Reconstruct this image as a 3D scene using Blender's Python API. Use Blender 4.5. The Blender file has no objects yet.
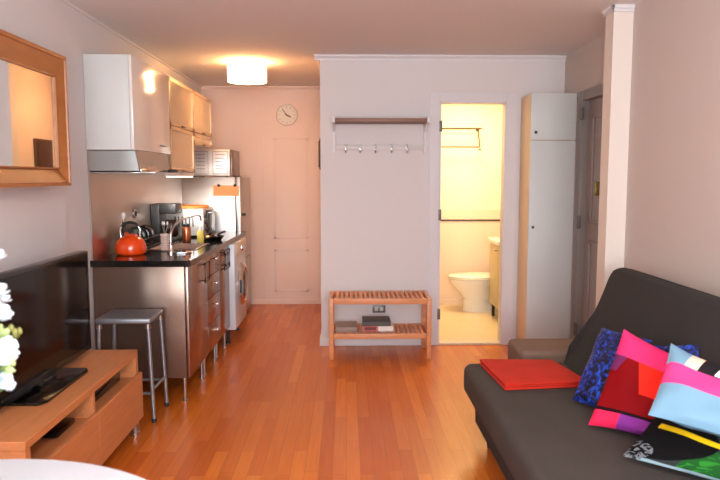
import bpy, bmesh, math, random
from mathutils import Vector, Matrix
random.seed(7)
SC = bpy.context.scene
C = SC.collection
PI = math.pi

# ------------------------------------------------------------------ camera
FP, CAMH = 650.0, 1.42
pitch = math.atan(62.5/FP); yaw = math.atan(14/FP*math.cos(pitch))
cam = bpy.data.cameras.new('camera'); cam.sensor_width = 36; cam.lens = FP/720*36; cam.clip_start = .02
camo = bpy.data.objects.new('camera', cam); C.objects.link(camo)
camo.location = (0, 0, CAMH); camo.rotation_euler = (PI/2-pitch, 0, -yaw)
SC.camera = camo
cam.dof.use_dof = True; cam.dof.focus_distance = 4.2; cam.dof.aperture_fstop = 4.0

# ------------------------------------------------------------------ light
w = bpy.data.worlds.new('world'); SC.world = w; w.use_nodes = True
bg = w.node_tree.nodes['Background']; bg.inputs[0].default_value = (.78, .88, 1, 1); bg.inputs[1].default_value = 1.2
SC.view_settings.view_transform = 'Standard'; SC.view_settings.look = 'None'
SC.view_settings.exposure = 0.52; SC.view_settings.gamma = 1
SC.view_settings.use_curve_mapping = False

def area(name, loc, rot, sx, sy, power, col):
    l = bpy.data.lights.new(name, 'AREA'); l.shape = 'RECTANGLE'; l.size = sx; l.size_y = sy
    l.energy = power; l.color = col
    o = bpy.data.objects.new(name, l); C.objects.link(o); o.location = loc; o.rotation_euler = rot
    return o
def point(name, loc, power, col, r=.05):
    l = bpy.data.lights.new(name, 'POINT'); l.energy = power; l.color = col; l.shadow_soft_size = r
    o = bpy.data.objects.new(name, l); C.objects.link(o); o.location = loc
    return o
area('window_daylight', (.1, -1.62, 1.5), (PI/2+.22, 0, 0), 2.4, 1.5, 135, (.86, .94, 1))
point('living_fill_light', (.1, .9, 2.10), 31, (1, .92, .85), .14)  # added fill light for the near room, not a known lamp
point('kitchen_ceiling_bulb', (-.856, 5.65, 2.30), 24, (1, .48, .20), .06)
area('bath_ceiling_light', (1.25, 6.3, 2.37), (0, 0, 0), .5, .5, 25, (1, .76, .40))
area('undercabinet_light', (-1.318, 5.25, 1.416), (.6, 0, 0), .04, .64, 8, (1, .92, .82))

# ------------------------------------------------------------------ materials
def lin(c):
    return tuple(((v/255)/12.92 if v/255 <= .04045 else ((v/255+.055)/1.055)**2.4) for v in c)+(1,)
MC = {}
def mat(name, col, rough=.5, metal=0, coat=0, bump=0, bscale=60, var=0, vscale=8, emit=0, trans=0, sheen=0, spec=None, ecol=None, aniso=None):
    if name in MC: return MC[name]
    m = bpy.data.materials.new(name); m.use_nodes = True; nt = m.node_tree; b = nt.nodes['Principled BSDF']
    c = lin(col); b.inputs['Base Color'].default_value = c
    b.inputs['Roughness'].default_value = rough; b.inputs['Metallic'].default_value = metal
    b.inputs['Coat Weight'].default_value = coat; b.inputs['Coat Roughness'].default_value = .08
    b.inputs['Transmission Weight'].default_value = trans
    b.inputs['Sheen Weight'].default_value = sheen
    if spec is not None: b.inputs['Specular IOR Level'].default_value = spec
    if emit: b.inputs['Emission Color'].default_value = lin(ecol or col); b.inputs['Emission Strength'].default_value = emit
    tc = nt.nodes.new('ShaderNodeTexCoord')
    if var:
        n = nt.nodes.new('ShaderNodeTexNoise'); n.inputs['Scale'].default_value = vscale; n.inputs['Detail'].default_value = 4
        src = tc.outputs['Object']
        if aniso:
            mp = nt.nodes.new('ShaderNodeMapping'); mp.inputs['Scale'].default_value = aniso
            nt.links.new(src, mp.inputs[0]); src = mp.outputs[0]
        nt.links.new(src, n.inputs['Vector'])
        r = nt.nodes.new('ShaderNodeValToRGB'); nt.links.new(n.outputs['Fac'], r.inputs[0])
        r.color_ramp.elements[0].position = .3; r.color_ramp.elements[1].position = .7
        r.color_ramp.elements[0].color = tuple(x*(1-var) for x in c[:3])+(1,)
        r.color_ramp.elements[1].color = tuple(min(1, x*(1+var*.6)) for x in c[:3])+(1,)
        nt.links.new(r.outputs[0], b.inputs['Base Color'])
    if bump:
        n = nt.nodes.new('ShaderNodeTexNoise'); n.inputs['Scale'].default_value = bscale; n.inputs['Detail'].default_value = 3
        nt.links.new(tc.outputs['Object'], n.inputs['Vector'])
        bp = nt.nodes.new('ShaderNodeBump'); bp.inputs['Strength'].default_value = bump; bp.inputs['Distance'].default_value = .01
        nt.links.new(n.outputs['Fac'], bp.inputs['Height']); nt.links.new(bp.outputs[0], b.inputs['Normal'])
    MC[name] = m; return m

def floor_mat():
    m = bpy.data.materials.new('strip_wood_floor'); m.use_nodes = True; nt = m.node_tree; b = nt.nodes['Principled BSDF']
    tc = nt.nodes.new('ShaderNodeTexCoord'); mp = nt.nodes.new('ShaderNodeMapping'); mp.inputs['Rotation'].default_value = (0, 0, PI/2)
    nt.links.new(tc.outputs['Object'], mp.inputs[0])
    br = nt.nodes.new('ShaderNodeTexBrick'); nt.links.new(mp.outputs[0], br.inputs['Vector'])
    br.inputs['Scale'].default_value = 1; br.inputs['Brick Width'].default_value = .75; br.inputs['Row Height'].default_value = .068
    br.inputs['Mortar Size'].default_value = .0007; br.inputs['Mortar Smooth'].default_value = .3; br.inputs['Bias'].default_value = 0
    br.inputs['Color1'].default_value = (0, 0, 0, 1); br.inputs['Color2'].default_value = (1, 1, 1, 1); br.inputs['Mortar'].default_value = (.5, .5, .5, 1)
    br.offset = .37; br.offset_frequency = 2; br.squash = 1.35; br.squash_frequency = 3
    ramp = nt.nodes.new('ShaderNodeValToRGB'); nt.links.new(br.outputs['Color'], ramp.inputs[0])
    e = ramp.color_ramp.elements; e[0].color = lin((196, 96, 28)); e[1].color = lin((222, 124, 44))
    k = e.new(.35); k.color = lin((206, 108, 34)); k = e.new(.7); k.color = lin((212, 114, 38))
    n = nt.nodes.new('ShaderNodeTexNoise'); mp2 = nt.nodes.new('ShaderNodeMapping'); mp2.inputs['Scale'].default_value = (60, 3, 1)
    nt.links.new(tc.outputs['Object'], mp2.inputs[0]); nt.links.new(mp2.outputs[0], n.inputs['Vector']); n.inputs['Scale'].default_value = 1; n.inputs['Detail'].default_value = 5
    mx = nt.nodes.new('ShaderNodeMixRGB'); mx.blend_type = 'MULTIPLY'; mx.inputs[0].default_value = .28
    nr = nt.nodes.new('ShaderNodeValToRGB'); nt.links.new(n.outputs['Fac'], nr.inputs[0]); nr.color_ramp.elements[0].position = .3; nr.color_ramp.elements[0].color = (.62, .52, .45, 1); nr.color_ramp.elements[1].position = .65
    nt.links.new(ramp.outputs[0], mx.inputs[1]); nt.links.new(nr.outputs[0], mx.inputs[2])
    dk = nt.nodes.new('ShaderNodeMixRGB'); dk.blend_type = 'MIX'; dk.inputs[2].default_value = lin((140, 66, 22))
    nt.links.new(br.outputs['Fac'], dk.inputs[0]); nt.links.new(mx.outputs[0], dk.inputs[1])
    nt.links.new(dk.outputs[0], b.inputs['Base Color'])
    b.inputs['Roughness'].default_value = .27; b.inputs['Specular IOR Level'].default_value = .5
    n2 = nt.nodes.new('ShaderNodeTexNoise'); n2.inputs['Scale'].default_value = 9
    bp = nt.nodes.new('ShaderNodeBump'); bp.inputs['Strength'].default_value = .05; bp.inputs['Distance'].default_value = .01
    nt.links.new(tc.outputs['Object'], n2.inputs['Vector']); nt.links.new(n2.outputs['Fac'], bp.inputs['Height']); nt.links.new(bp.outputs[0], b.inputs['Normal'])
    return m

def tile_mat(name, c1, mortar, size, rough=.25):
    m = bpy.data.materials.new(name); m.use_nodes = True; nt = m.node_tree; b = nt.nodes['Principled BSDF']
    tc = nt.nodes.new('ShaderNodeTexCoord'); mp = nt.nodes.new('ShaderNodeMapping')
    if name != 'cream_floor_tile': mp.inputs['Rotation'].default_value = (PI/2, 0, 0)
    nt.links.new(tc.outputs['Object'], mp.inputs[0])
    br = nt.nodes.new('ShaderNodeTexBrick'); br.offset = 0; nt.links.new(mp.outputs[0], br.inputs['Vector'])
    br.inputs['Scale'].default_value = 1; br.inputs['Brick Width'].default_value = size; br.inputs['Row Height'].default_value = size
    br.inputs['Mortar Size'].default_value = .002; br.inputs['Color1'].default_value = lin(c1); br.inputs['Color2'].default_value = lin(c1); br.inputs['Mortar'].default_value = lin(mortar)
    nt.links.new(br.outputs['Color'], b.inputs['Base Color']); b.inputs['Roughness'].default_value = rough
    return m

def pattern(name, base, regions, rough=.8, sheen=0):
    """cloth colours by regions in the cushion's own UV; region = (colour, [(a,b,c)...]) where a*u+b*v>c, or ('circle',u,v,r)"""
    m = bpy.data.materials.new(name); m.use_nodes = True; nt = m.node_tree; b = nt.nodes['Principled BSDF']
    uv = nt.nodes.new('ShaderNodeUVMap'); uv.uv_map = 'UVMap'; sp = nt.nodes.new('ShaderNodeSeparateXYZ'); nt.links.new(uv.outputs[0], sp.inputs[0])
    def mth(op, a, bb=None):
        n = nt.nodes.new('ShaderNodeMath'); n.operation = op
        for i, v in enumerate((a, bb)):
            if v is None: continue
            if isinstance(v, (int, float)): n.inputs[i].default_value = v
            else: nt.links.new(v, n.inputs[i])
        return n.outputs[0]
    prev = nt.nodes.new('ShaderNodeRGB'); prev.outputs[0].default_value = lin(base); cur = prev.outputs[0]
    for col, hs in regions:
        mask = None
        for h in hs:
            if h[0] == 'circle':
                du = mth('SUBTRACT', sp.outputs[0], h[1]); dv = mth('SUBTRACT', sp.outputs[1], h[2])
                q = mth('LESS_THAN', mth('ADD', mth('MULTIPLY', du, du), mth('MULTIPLY', dv, dv)), h[3]**2)
            elif h[0] == 'noise':
                n = nt.nodes.new('ShaderNodeTexNoise'); n.inputs['Scale'].default_value = h[1]; nt.links.new(uv.outputs[0], n.inputs['Vector'])
                n.inputs['Detail'].default_value = 1; n.inputs['Distortion'].default_value = 1.5
                q = mth('LESS_THAN', mth('ABSOLUTE', mth('SUBTRACT', n.outputs['Fac'], .5)), h[2])
            else:
                q = mth('GREATER_THAN', mth('ADD', mth('MULTIPLY', sp.outputs[0], h[0]), mth('MULTIPLY', sp.outputs[1], h[1])), h[2])
            mask = q if mask is None else mth('MULTIPLY', mask, q)
        mx = nt.nodes.new('ShaderNodeMixRGB'); nt.links.new(mask, mx.inputs[0]); nt.links.new(cur, mx.inputs[1]); mx.inputs[2].default_value = lin(col); cur = mx.outputs[0]
    nt.links.new(cur, b.inputs['Base Color']); b.inputs['Roughness'].default_value = rough; b.inputs['Sheen Weight'].default_value = sheen; b.inputs['Specular IOR Level'].default_value = .15
    return m

def velvet():
    m = bpy.data.materials.new('crushed_blue_velvet'); m.use_nodes = True; nt = m.node_tree; b = nt.nodes['Principled BSDF']
    tc = nt.nodes.new('ShaderNodeTexCoord'); n = nt.nodes.new('ShaderNodeTexNoise'); n.inputs['Scale'].default_value = 26; n.inputs['Detail'].default_value = 3; n.inputs['Distortion'].default_value = 2.2
    nt.links.new(tc.outputs['Object'], n.inputs['Vector']); r = nt.nodes.new('ShaderNodeValToRGB'); nt.links.new(n.outputs['Fac'], r.inputs[0])
    e = r.color_ramp.elements; e[0].position = .47; e[0].color = lin((4, 8, 32)); e[1].position = .72; e[1].color = lin((30, 96, 225)); k = e.new(.55); k.color = lin((10, 40, 140))
    nt.links.new(r.outputs[0], b.inputs['Base Color']); b.inputs['Roughness'].default_value = .5; b.inputs['Sheen Weight'].default_value = .1; b.inputs['Sheen Tint'].default_value = lin((90, 140, 255))
    bp = nt.nodes.new('ShaderNodeBump'); bp.inputs['Strength'].default_value = .5; bp.inputs['Distance'].default_value = .02; nt.links.new(n.outputs['Fac'], bp.inputs['Height']); nt.links.new(bp.outputs[0], b.inputs['Normal'])
    return m

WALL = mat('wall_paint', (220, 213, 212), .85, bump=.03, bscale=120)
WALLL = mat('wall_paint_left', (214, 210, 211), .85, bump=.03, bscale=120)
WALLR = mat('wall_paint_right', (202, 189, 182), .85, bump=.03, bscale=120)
HALL = mat('wall_paint_kitchen', (234, 212, 202), .8, bump=.03, bscale=120)
CEIL = mat('ceiling_paint', (226, 220, 219), .9)
TRIM = mat('white_trim_paint', (224, 220, 221), .45)
CASING = mat('white_casing_paint', (217, 212, 214), .5)
FLOOR = floor_mat()
STEEL = mat('brushed_steel', (168, 146, 134), .26, 1, var=.06, vscale=3, aniso=(1, 40, 1))
STEELB = mat('dark_brushed_steel', (124, 104, 92), .26, .7)
STEELS = mat('steel_splash', (188, 180, 174), .36, 1, var=.05, vscale=3)
CHROME = mat('chrome', (225, 225, 228), .12, 1)
SATIN = mat('satin_nickel', (190, 190, 192), .3, 1)
GALV = mat('galvanised_steel', (162, 168, 176), .38, .8, var=.12, vscale=20)
WHITEG = mat('white_gloss_lacquer', (226, 220, 214), .16, coat=.5)
WHITEM = mat('white_matt_carcass', (206, 208, 206), .45)
CREAM = mat('cream_lamplight_tint', (232, 203, 166), .6)  # closet side: warm lamplight put into the cream colour
GRANITE = mat('black_granite', (24, 22, 22), .12, var=.5, vscale=120)
GLASSD = mat('frosted_tan_glass', (176, 150, 106), .22, coat=.4)
FRAMEM = mat('champagne_aluminium', (206, 180, 146), .35, .6)
OAK = mat('oak_veneer', (204, 134, 84), .42, var=.10, vscale=6, aniso=(8, .6, 8))
OAKM = mat('mirror_oak', (164, 102, 54), .4, var=.12, vscale=6, aniso=(4, 1, 4))
BIRCH = mat('red_birch', (218, 146, 98), .45, var=.12, vscale=10, aniso=(1, 1, 6))
BLACKG = mat('black_gloss_plastic', (12, 10, 10), .14)
SCREEN = mat('tv_screen_glass', (10, 6, 5), .10, spec=.2)
BLACKM = mat('black_matt_plastic', (24, 23, 24), .5)
DARKG = mat('dark_rubber', (40, 40, 42), .6)
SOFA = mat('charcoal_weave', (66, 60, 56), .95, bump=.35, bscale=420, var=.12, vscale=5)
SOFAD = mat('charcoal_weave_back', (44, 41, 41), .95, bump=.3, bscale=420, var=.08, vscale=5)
TAUPE = mat('taupe_weave', (124, 98, 84), .95, bump=.3, bscale=420, var=.08, vscale=5)
REDW = mat('red_wool', (206, 38, 14), .95, bump=.6, bscale=260, var=.1, vscale=10)
ORANGE = mat('orange_enamel', (235, 72, 14), .16, coat=.5)
GLASS = mat('clear_glass', (245, 250, 250), .03, trans=1)
PORC = mat('porcelain', (240, 236, 226), .12)
ENTRY = mat('grey_brown_door_paint', (150, 140, 134), .42)
ENTRYD = mat('grey_brown_frame_paint', (136, 128, 124), .45)
BRASS = mat('brass', (150, 134, 78), .35, .7)
HINGE = mat('dull_hinge_metal', (104, 98, 96), .45, .4)
TABLEW = mat('white_table_lacquer', (232, 242, 255), .3)

# ------------------------------------------------------------------ measuring helper: a photo position and a distance give a place
def meas(px_, py_, Y=None, Z=None):
    F_ = Vector((math.sin(yaw)*math.cos(pitch), math.cos(yaw)*math.cos(pitch), -math.sin(pitch))); R_ = Vector((math.cos(yaw), -math.sin(yaw), 0)); U_ = R_.cross(F_)
    d = F_*FP+R_*(px_-360)-U_*(py_-240)
    return Vector((0, 0, CAMH))+d*((Y/d.y) if Y else ((Z-CAMH)/d.z))

# ------------------------------------------------------------------ mesh helpers
ORG = {}
def B(): return bmesh.new()
def box(bm, x0, x1, y0, y1, z0, z1, bev=0, seg=2, M=None):
    r = bmesh.ops.create_cube(bm, size=1)
    vs = r['verts']
    for v in vs:
        v.co = Vector(((x0+x1)/2+v.co.x*(x1-x0), (y0+y1)/2+v.co.y*(y1-y0), (z0+z1)/2+v.co.z*(z1-z0)))
    if bev:
        es = list({e for v in vs for e in v.link_edges})
        rr = bmesh.ops.bevel(bm, geom=es, offset=bev, segments=seg, profile=.5, affect='EDGES')
        vs = list({v for v in rr['verts']} | {v for v in vs if v.is_valid})
    if M is not None:
        for v in vs: v.co = M @ v.co
    return bm
def tube(bm, pts, r, seg=10, closed=False, caps=True, rad=None):
    pts = [Vector(p) for p in pts]; n = len(pts); rings = []
    up = None
    for i, p in enumerate(pts):
        a = pts[(i-1) % n] if (closed or i > 0) else p; b = pts[(i+1) % n] if (closed or i < n-1) else p
        t = (b-a).normalized()
        if up is None:
            up = Vector((0, 0, 1)) if abs(t.z) < .9 else Vector((1, 0, 0))
        s = t.cross(up)
        if s.length < 1e-5: s = t.cross(Vector((0, 1, 0)))
        s.normalize(); u = s.cross(t).normalized(); up = u
        rr = rad[i] if rad else r
        rings.append([bm.verts.new(p+(s*math.cos(2*PI*k/seg)+u*math.sin(2*PI*k/seg))*rr) for k in range(seg)])
    m = n if closed else n-1
    for i in range(m):
        A, Bq = rings[i], rings[(i+1) % n]
        for k in range(seg): bm.faces.new((A[k], A[(k+1) % seg], Bq[(k+1) % seg], Bq[k]))
    if caps and not closed:
        bm.faces.new(list(reversed(rings[0]))); bm.faces.new(rings[-1])
    return bm
def lathe(bm, prof, c=(0, 0, 0), seg=32, axis='Z', sx=1, sy=1, cap=True):
    """profile of (r, h) points round an axis"""
    rings = []
    c = Vector(c)
    for r, h in prof:
        ring = []
        for k in range(seg):
            a = 2*PI*k/seg; x, y = r*math.cos(a)*sx, r*math.sin(a)*sy
            v = {'Z': (x, y, h), 'X': (h, x, y), 'Y': (x, h, y)}[axis]
            ring.append(bm.verts.new(c+Vector(v)))
        rings.append(ring)
    for A, Bq in zip(rings, rings[1:]):
        for k in range(seg): bm.faces.new((A[k], A[(k+1) % seg], Bq[(k+1) % seg], Bq[k]))
    if cap:
        bm.faces.new(list(reversed(rings[0]))); bm.faces.new(rings[-1])
    return bm
def prism(bm, poly, a0, a1, axis='Y', bev=0, seg=3):
    """polygon of 2 coords, pushed along axis. axis Y: (x,z); X: (y,z); Z: (x,y)"""
    def P(p, a):
        return {'Y': (p[0], a, p[1]), 'X': (a, p[0], p[1]), 'Z': (p[0], p[1], a)}[axis]
    A = [bm.verts.new(P(p, a0)) for p in poly]; Bq = [bm.verts.new(P(p, a1)) for p in poly]
    n = len(poly); bm.faces.new(A); bm.faces.new(list(reversed(Bq)))
    for i in range(n): bm.faces.new((A[i], Bq[i], Bq[(i+1) % n], A[(i+1) % n]))
    if bev:
        es = list({e for v in A+Bq for e in v.link_edges})
        bmesh.ops.bevel(bm, geom=es, offset=bev, segments=seg, profile=.5, affect='EDGES')
    return bm
def obj(name, bm, m, parent=None, org=None, smooth=True, label=None, cat=None, group=None, kind=None, plabel=None):
    bmesh.ops.recalc_face_normals(bm, faces=bm.faces)
    me = bpy.data.meshes.new(name); o = bpy.data.objects.new(name, me); C.objects.link(o)
    if parent is not None:
        o.parent = parent; org = ORG[parent.name]
    elif org is None: org = Vector((0, 0, 0))
    org = Vector(org)
    for v in bm.verts: v.co -= org
    bm.to_mesh(me); bm.free()
    if parent is None: o.location = org
    ORG[o.name] = org
    for mm in (m if isinstance(m, (list, tuple)) else [m]): me.materials.append(mm)
    if smooth:
        me.shade_smooth()
        try: me.set_sharp_from_angle(angle=math.radians(38))
        except Exception: pass
    if label: o['label'] = label
    if cat: o['category'] = cat
    if group: o['group'] = group
    if kind: o['kind'] = kind
    if plabel: o['label'] = plabel
    return o
def thing(name, label, cat, loc, group=None):
    o = bpy.data.objects.new(name, None); o.empty_display_size = .05; C.objects.link(o); o.location = loc; ORG[o.name] = Vector(loc)
    o['label'] = label; o['category'] = cat
    if group: o['group'] = group
    return o
def struct(name, bm, m, parent=None, smooth=False, org=None):
    return obj(name, bm, m, parent, smooth=smooth, kind='structure', org=org)
def copy_tree(o, parent=None):
    c = o.copy(); C.objects.link(c); c.parent = parent
    for ch in list(o.children): copy_tree(ch, c)
    return c

# ------------------------------------------------------------------ room shell
H = 2.41
XL, XR, XH = -1.575, 1.66, 1.80      # left wall, living right wall, hall right wall
YP, YB, YR = 5.41, 7.245, -1.70     # partition, kitchen back, rear
struct('floor', box(B(), -1.75, 2.0, YR-.1, YB+.1, -.1, 0), FLOOR)
struct('ceiling', box(B(), -1.75, 2.0, YR-.1, YB+.1, H, H+.1), CEIL)
bm = box(B(), XL-.12, XL, YR-.1, YB+.1, 0, H); struct('wall_left', bm, WALLL)
struct('trim_1', box(B(), XL, XL+.018, YR, 3.64, 0, H), WALLL)      # thicker plaster on the near stretch of the left wall
struct('wall_back', box(B(), XL, -.11, YB, YB+.1, 0, H), HALL)
struct('wall_kitchen_right', box(B(), -.21, -.11, YP+.10, YB, 0, H), HALL)
bm = B(); DX0, DX1, DZ = .775, 1.325, 2.04
box(bm, -.21, DX0, YP, YP+.1, 0, H); box(bm, DX1, XH, YP, YP+.1, 0, H); box(bm, DX0, DX1, YP, YP+.1, DZ, H)
struct('wall_partition', bm, WALL)
# living right wall, pilaster, hall wall with entrance
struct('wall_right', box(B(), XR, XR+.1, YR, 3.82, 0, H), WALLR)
struct('trim_2', box(B(), 1.545, XH, 3.82, 3.94, 0, H), mat('pilaster_paint', (226, 214, 204), .7))
EY0, EY1, EZ = 4.12, 5.03, 2.07
bm = B(); box(bm, XH, XH+.12, 3.94, EY0, 0, H); box(bm, XH, XH+.12, EY1, YB, 0, H); box(bm, XH, XH+.12, EY0, EY1, EZ, H)
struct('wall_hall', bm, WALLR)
# rear wall with a window behind the camera
bm = B(); box(bm, XL, XR+.1, YR-.1, YR, 0, .75); box(bm, XL, XR+.1, YR-.1, YR, 2.25, H); box(bm, XL, -1.1, YR-.1, YR, .75, 2.25); box(bm, 1.3, XR+.1, YR-.1, YR, .75, 2.25)
struct('wall_rear', bm, WALL)
bm = B()
for x in (-1.1, -.02, 1.24): box(bm, x, x+.06, YR-.08, YR-.02, .75, 2.25)
for z in (.75, 1.47, 2.19): box(bm, -1.1, 1.3, YR-.08, YR-.02, z, z+.06)
wn = struct('window_1', bm, TRIM)
struct('window_pane', box(B(), -1.08, 1.28, YR-.055, YR-.05, .78, 2.22), GLASS, wn)
# bathroom shell
struct('wall_bath_left', box(B(), .60, .70, YP+.1, 7.13, 0, H), mat('bath_paint', (250, 238, 205), .6))
bmat = MC['bath_paint']
struct('wall_bath_back', box(B(), .60, 1.80, 7.13, 7.23, 0, H), bmat)
bt = tile_mat('cream_wall_tile', (238, 214, 196), (234, 209, 190), .108)
tb = struct('trim_3', box(B(), .70, 1.80, 7.118, 7.13, 0, 1.07), bt)
struct('trim_4', box(B(), .70, 1.80, 7.106, 7.118, .945, .960), mat('black_pencil_tile', (30, 24, 20), .3))
struct('trim_5', box(B(), .70, .712, YP+.1, 7.106, 0, 1.07), bt)
struct('floor_bath', box(B(), .70, 1.80, YP+.1, 7.106, 0, .012), tile_mat('cream_floor_tile', (226, 204, 166), (206, 182, 142), .3, .3))
struct('trim_6', box(B(), DX0, DX1, YP-.005, YP+.1, 0, .018, .004), mat('marble_threshold', (226, 212, 190), .3))
struct('baseboard_bath', box(B(), .712, 1.80, 7.094, 7.106, .012, .075, .003), bt)

def crown(name, pts, axis, a0, a1, m):
    return struct(name, prism(B(), pts, a0, a1, axis), m)
def prof(s, o, h=.042, d=.032):   # profile against a face at o, room on side s
    return [(o, H), (o+s*d, H), (o+s*d, H-.012), (o+s*d*.55, H-.022), (o+s*.010, H-.032), (o+s*.010, H-h), (o, H-h)]
crown('trim_7', prof(-1, YP), 'X', -.255, XH, TRIM)
crown('trim_8', prof(-1, -.21), 'Y', YP, YB, TRIM)
crown('trim_9', prof(-1, YB, .04, .03), 'X', XL, -.26, HALL)
bm = B(); box(bm, 1.527, 1.66, 3.802, 3.82, H-.022, H, .004); box(bm, 1.527, 1.545, 3.802, 3.958, H-.022, H, .004); box(bm, 1.535, 1.66, 3.81, 3.82, H-.040, H-.022, .003); box(bm, 1.535, 1.545, 3.81, 3.95, H-.040, H-.022, .003)
struct('trim_10', bm, TRIM)
struct('trim_11', box(B(), XL, XL+.010, 3.66, YB, H-.016, H), WALLL)
struct('baseboard_partition', box(B(), -.225, .69, YP-.015, YP, 0, .06, .004), TRIM)
struct('baseboard_partition_end', box(B(), -.225, -.21, YP, YB, 0, .06, .004), TRIM)
struct('baseboard_back', box(B(), XL, -.225, YB-.012, YB, 0, .05, .003), HALL)
struct('baseboard_right', box(B(), XR-.014, XR, YR, 3.82, 0, .07, .004), TRIM)
struct('baseboard_left', box(B(), XL+.018, XL+.030, YR, 2.25, 0, .07, .004), TRIM)

# bathroom door frame, leaf folded inside
bm = B()
box(bm, DX0-.085, DX0, YP-.009, YP, 0, DZ+.075, .003); box(bm, DX1, DX1+.09, YP-.009, YP, 0, DZ+.075, .003); box(bm, DX0, DX1, YP-.009, YP, DZ, DZ+.075, .003)
box(bm, DX0, DX0+.012, YP-.01, YP+.1, .018, DZ); box(bm, DX1-.012, DX1, YP-.01, YP+.1, .018, DZ); box(bm, DX0, DX1, YP-.01, YP+.1, DZ-.012, DZ)
dr = struct('door_1', bm, CASING)
for z in (.27, 1.11, 1.84):
    obj('hinge', box(B(), DX0-.006, DX0+.019, YP-.016, YP-.0095, z-.045, z+.045, .001), HINGE, dr)
leaf = obj('door_leaf', box(B(), .722, .757, YP+.125, YP+.655, .03, DZ-.02, .003), CASING, dr)
bm = lathe(B(), [(.012, 0), (.012, .03), (.026, .04), (.03, .055), (.02, .07)], (.757, YP+.6, 1.0), 16, 'X'); obj('door_knob', bm, SATIN, leaf)
# entrance door, right side of hall, grey-brown, seen edge on
dr = struct('door_2', box(B(), XH+.035, XH+.075, EY0+.03, EY1-.03, .01, EZ-.03, .003), ENTRY)
bm = B(); box(bm, XH-.02, XH+.10, EY0-.0, EY0+.055, 0, EZ, .004); box(bm, XH-.02, XH+.10, EY1-.10, EY1, 0, EZ, .004); box(bm, XH-.02, XH+.10, EY0+.056, EY1-.101, EZ-.075, EZ, .004)
obj('door_frame', bm, ENTRYD, dr)
bm = B()
for z0, z1 in ((.20, .95), (1.08, 1.88)):
    for (a, b, c, d) in ((EY0+.16, EY0+.185, z0, z1), (EY1-.22, EY1-.195, z0, z1), (EY0+.16, EY1-.195, z0, z0+.025), (EY0+.16, EY1-.195, z1-.025, z1)):
        box(bm, XH+.022, XH+.036, a, b, c, d, .005)
obj('panel_moulding', bm, ENTRY, dr)
for z in (.25, 1.08, 1.90):
    tube(bm := B(), [(XH-.026, EY1-.105, z-.05), (XH-.026, EY1-.105, z+.05)], .009, 10)
    box(bm, XH-.0245, XH-.0205, EY1-.14, EY1-.07, z-.045, z+.045); obj('hinge', bm, HINGE, dr)
bm = box(B(), XH-.0, XH+.036, 4.67, 4.70, 1.29, 1.39, .004); obj('latch_guard', bm, BRASS, dr, plabel='brass coloured latch plate')
# flush kitchen end door with faint mouldings
bm = box(B(), -.92, -.30, YB-.006, YB, .05, 2.02, .002)
d3 = struct('door_3', bm, HALL)
bm = B()
for (x0, x1, z0, z1) in ((-.80, -.42, .14, .62), (-.80, -.42, .74, 1.85)):
    for (a, b, c, d) in ((x0, x0+.018, z0, z1), (x1-.018, x1, z0, z1), (x0, x1, z0, z0+.018), (x0, x1, z1-.018, z1)): box(bm, a, b, YB-.0075, YB-.005, c, d, .0007)
obj('panel_moulding', bm, HALL, d3)

# ------------------------------------------------------------------ hall closet
t = thing('hall_closet', 'tall white two-door closet in the corner beside the bathroom door', 'closet', (1.62, 5.25, 0))
obj('carcass', box(B(), 1.440, 1.795, 5.11, 5.385, 0, 2.072, .003), CREAM, t, plabel='cream side panel tinted with warm lamplight')
dd = obj('door', box(B(), 1.440, 1.795, 5.090, 5.108, 1.712, 2.072, .003), WHITEM, t)
obj('knob', lathe(B(), [(.006, 0), (.006, -.012), (.012, -.018), (.010, -.026)], (1.475, 5.090, 1.77), 14, 'Y'), mat('dark_knob', (60, 50, 46), .4), dd)
dd = obj('door', box(B(), 1.440, 1.795, 5.090, 5.108, .06, 1.706, .003), WHITEM, t)
obj('knob', lathe(B(), [(.006, 0), (.006, -.012), (.012, -.018), (.010, -.026)], (1.470, 5.090, 1.03), 14, 'Y'), MC['dark_knob'], dd)

# ------------------------------------------------------------------ ceiling lamp
LX, LY = -.848, 5.72
t = thing('ceiling_lamp', 'glowing round white drum lamp on the kitchen ceiling', 'lamp', (LX, LY, H))
shm = mat('lamp_shade_fabric', (255, 236, 205), .8, emit=9, ecol=(255, 196, 130))
bm = B(); lathe(bm, [(.162, 2.240), (.166, 2.240), (.166, 2.385), (.162, 2.385)], (LX, LY, 0), 48, cap=False)
obj('lamp_shade', bm, shm, t)
obj('diffuser', lathe(B(), [(.02, 2.243), (.160, 2.243), (.160, 2.248), (.02, 2.248)], (LX, LY, 0), 48), mat('lamp_diffuser', (255, 240, 215), .6, emit=26, ecol=(255, 200, 140)), t)
obj('shade_band', lathe(B(), [(.167, 2.250), (.1685, 2.250), (.1685, 2.258), (.167, 2.258)], (LX, LY, 0), 48, cap=False), mat('band_cloth', (214, 170, 120), .7), t)
obj('ceiling_plate', lathe(B(), [(.06, 2.385), (.06, H)], (LX, LY, 0), 24), TRIM, t)

t = thing('ceiling_lamp', 'added opal dome fill lamp, unseen, above and behind the viewer', 'lamp', (.1, .9, H))  # unseen dome added as a body for the living room fill light
obj('lamp_shade', lathe(B(), [(.17, 2.385), (.185, 2.36), (.17, 2.33), (.12, 2.305), (.05, 2.293), (.01, 2.291)], (.1, .9, 0), 40), mat('fill_lamp_opal', (255, 246, 232), .4, emit=3, ecol=(255, 232, 205)), t)
obj('ceiling_plate', lathe(B(), [(.12, 2.386), (.12, H)], (.1, .9, 0), 24), TRIM, t)

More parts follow.
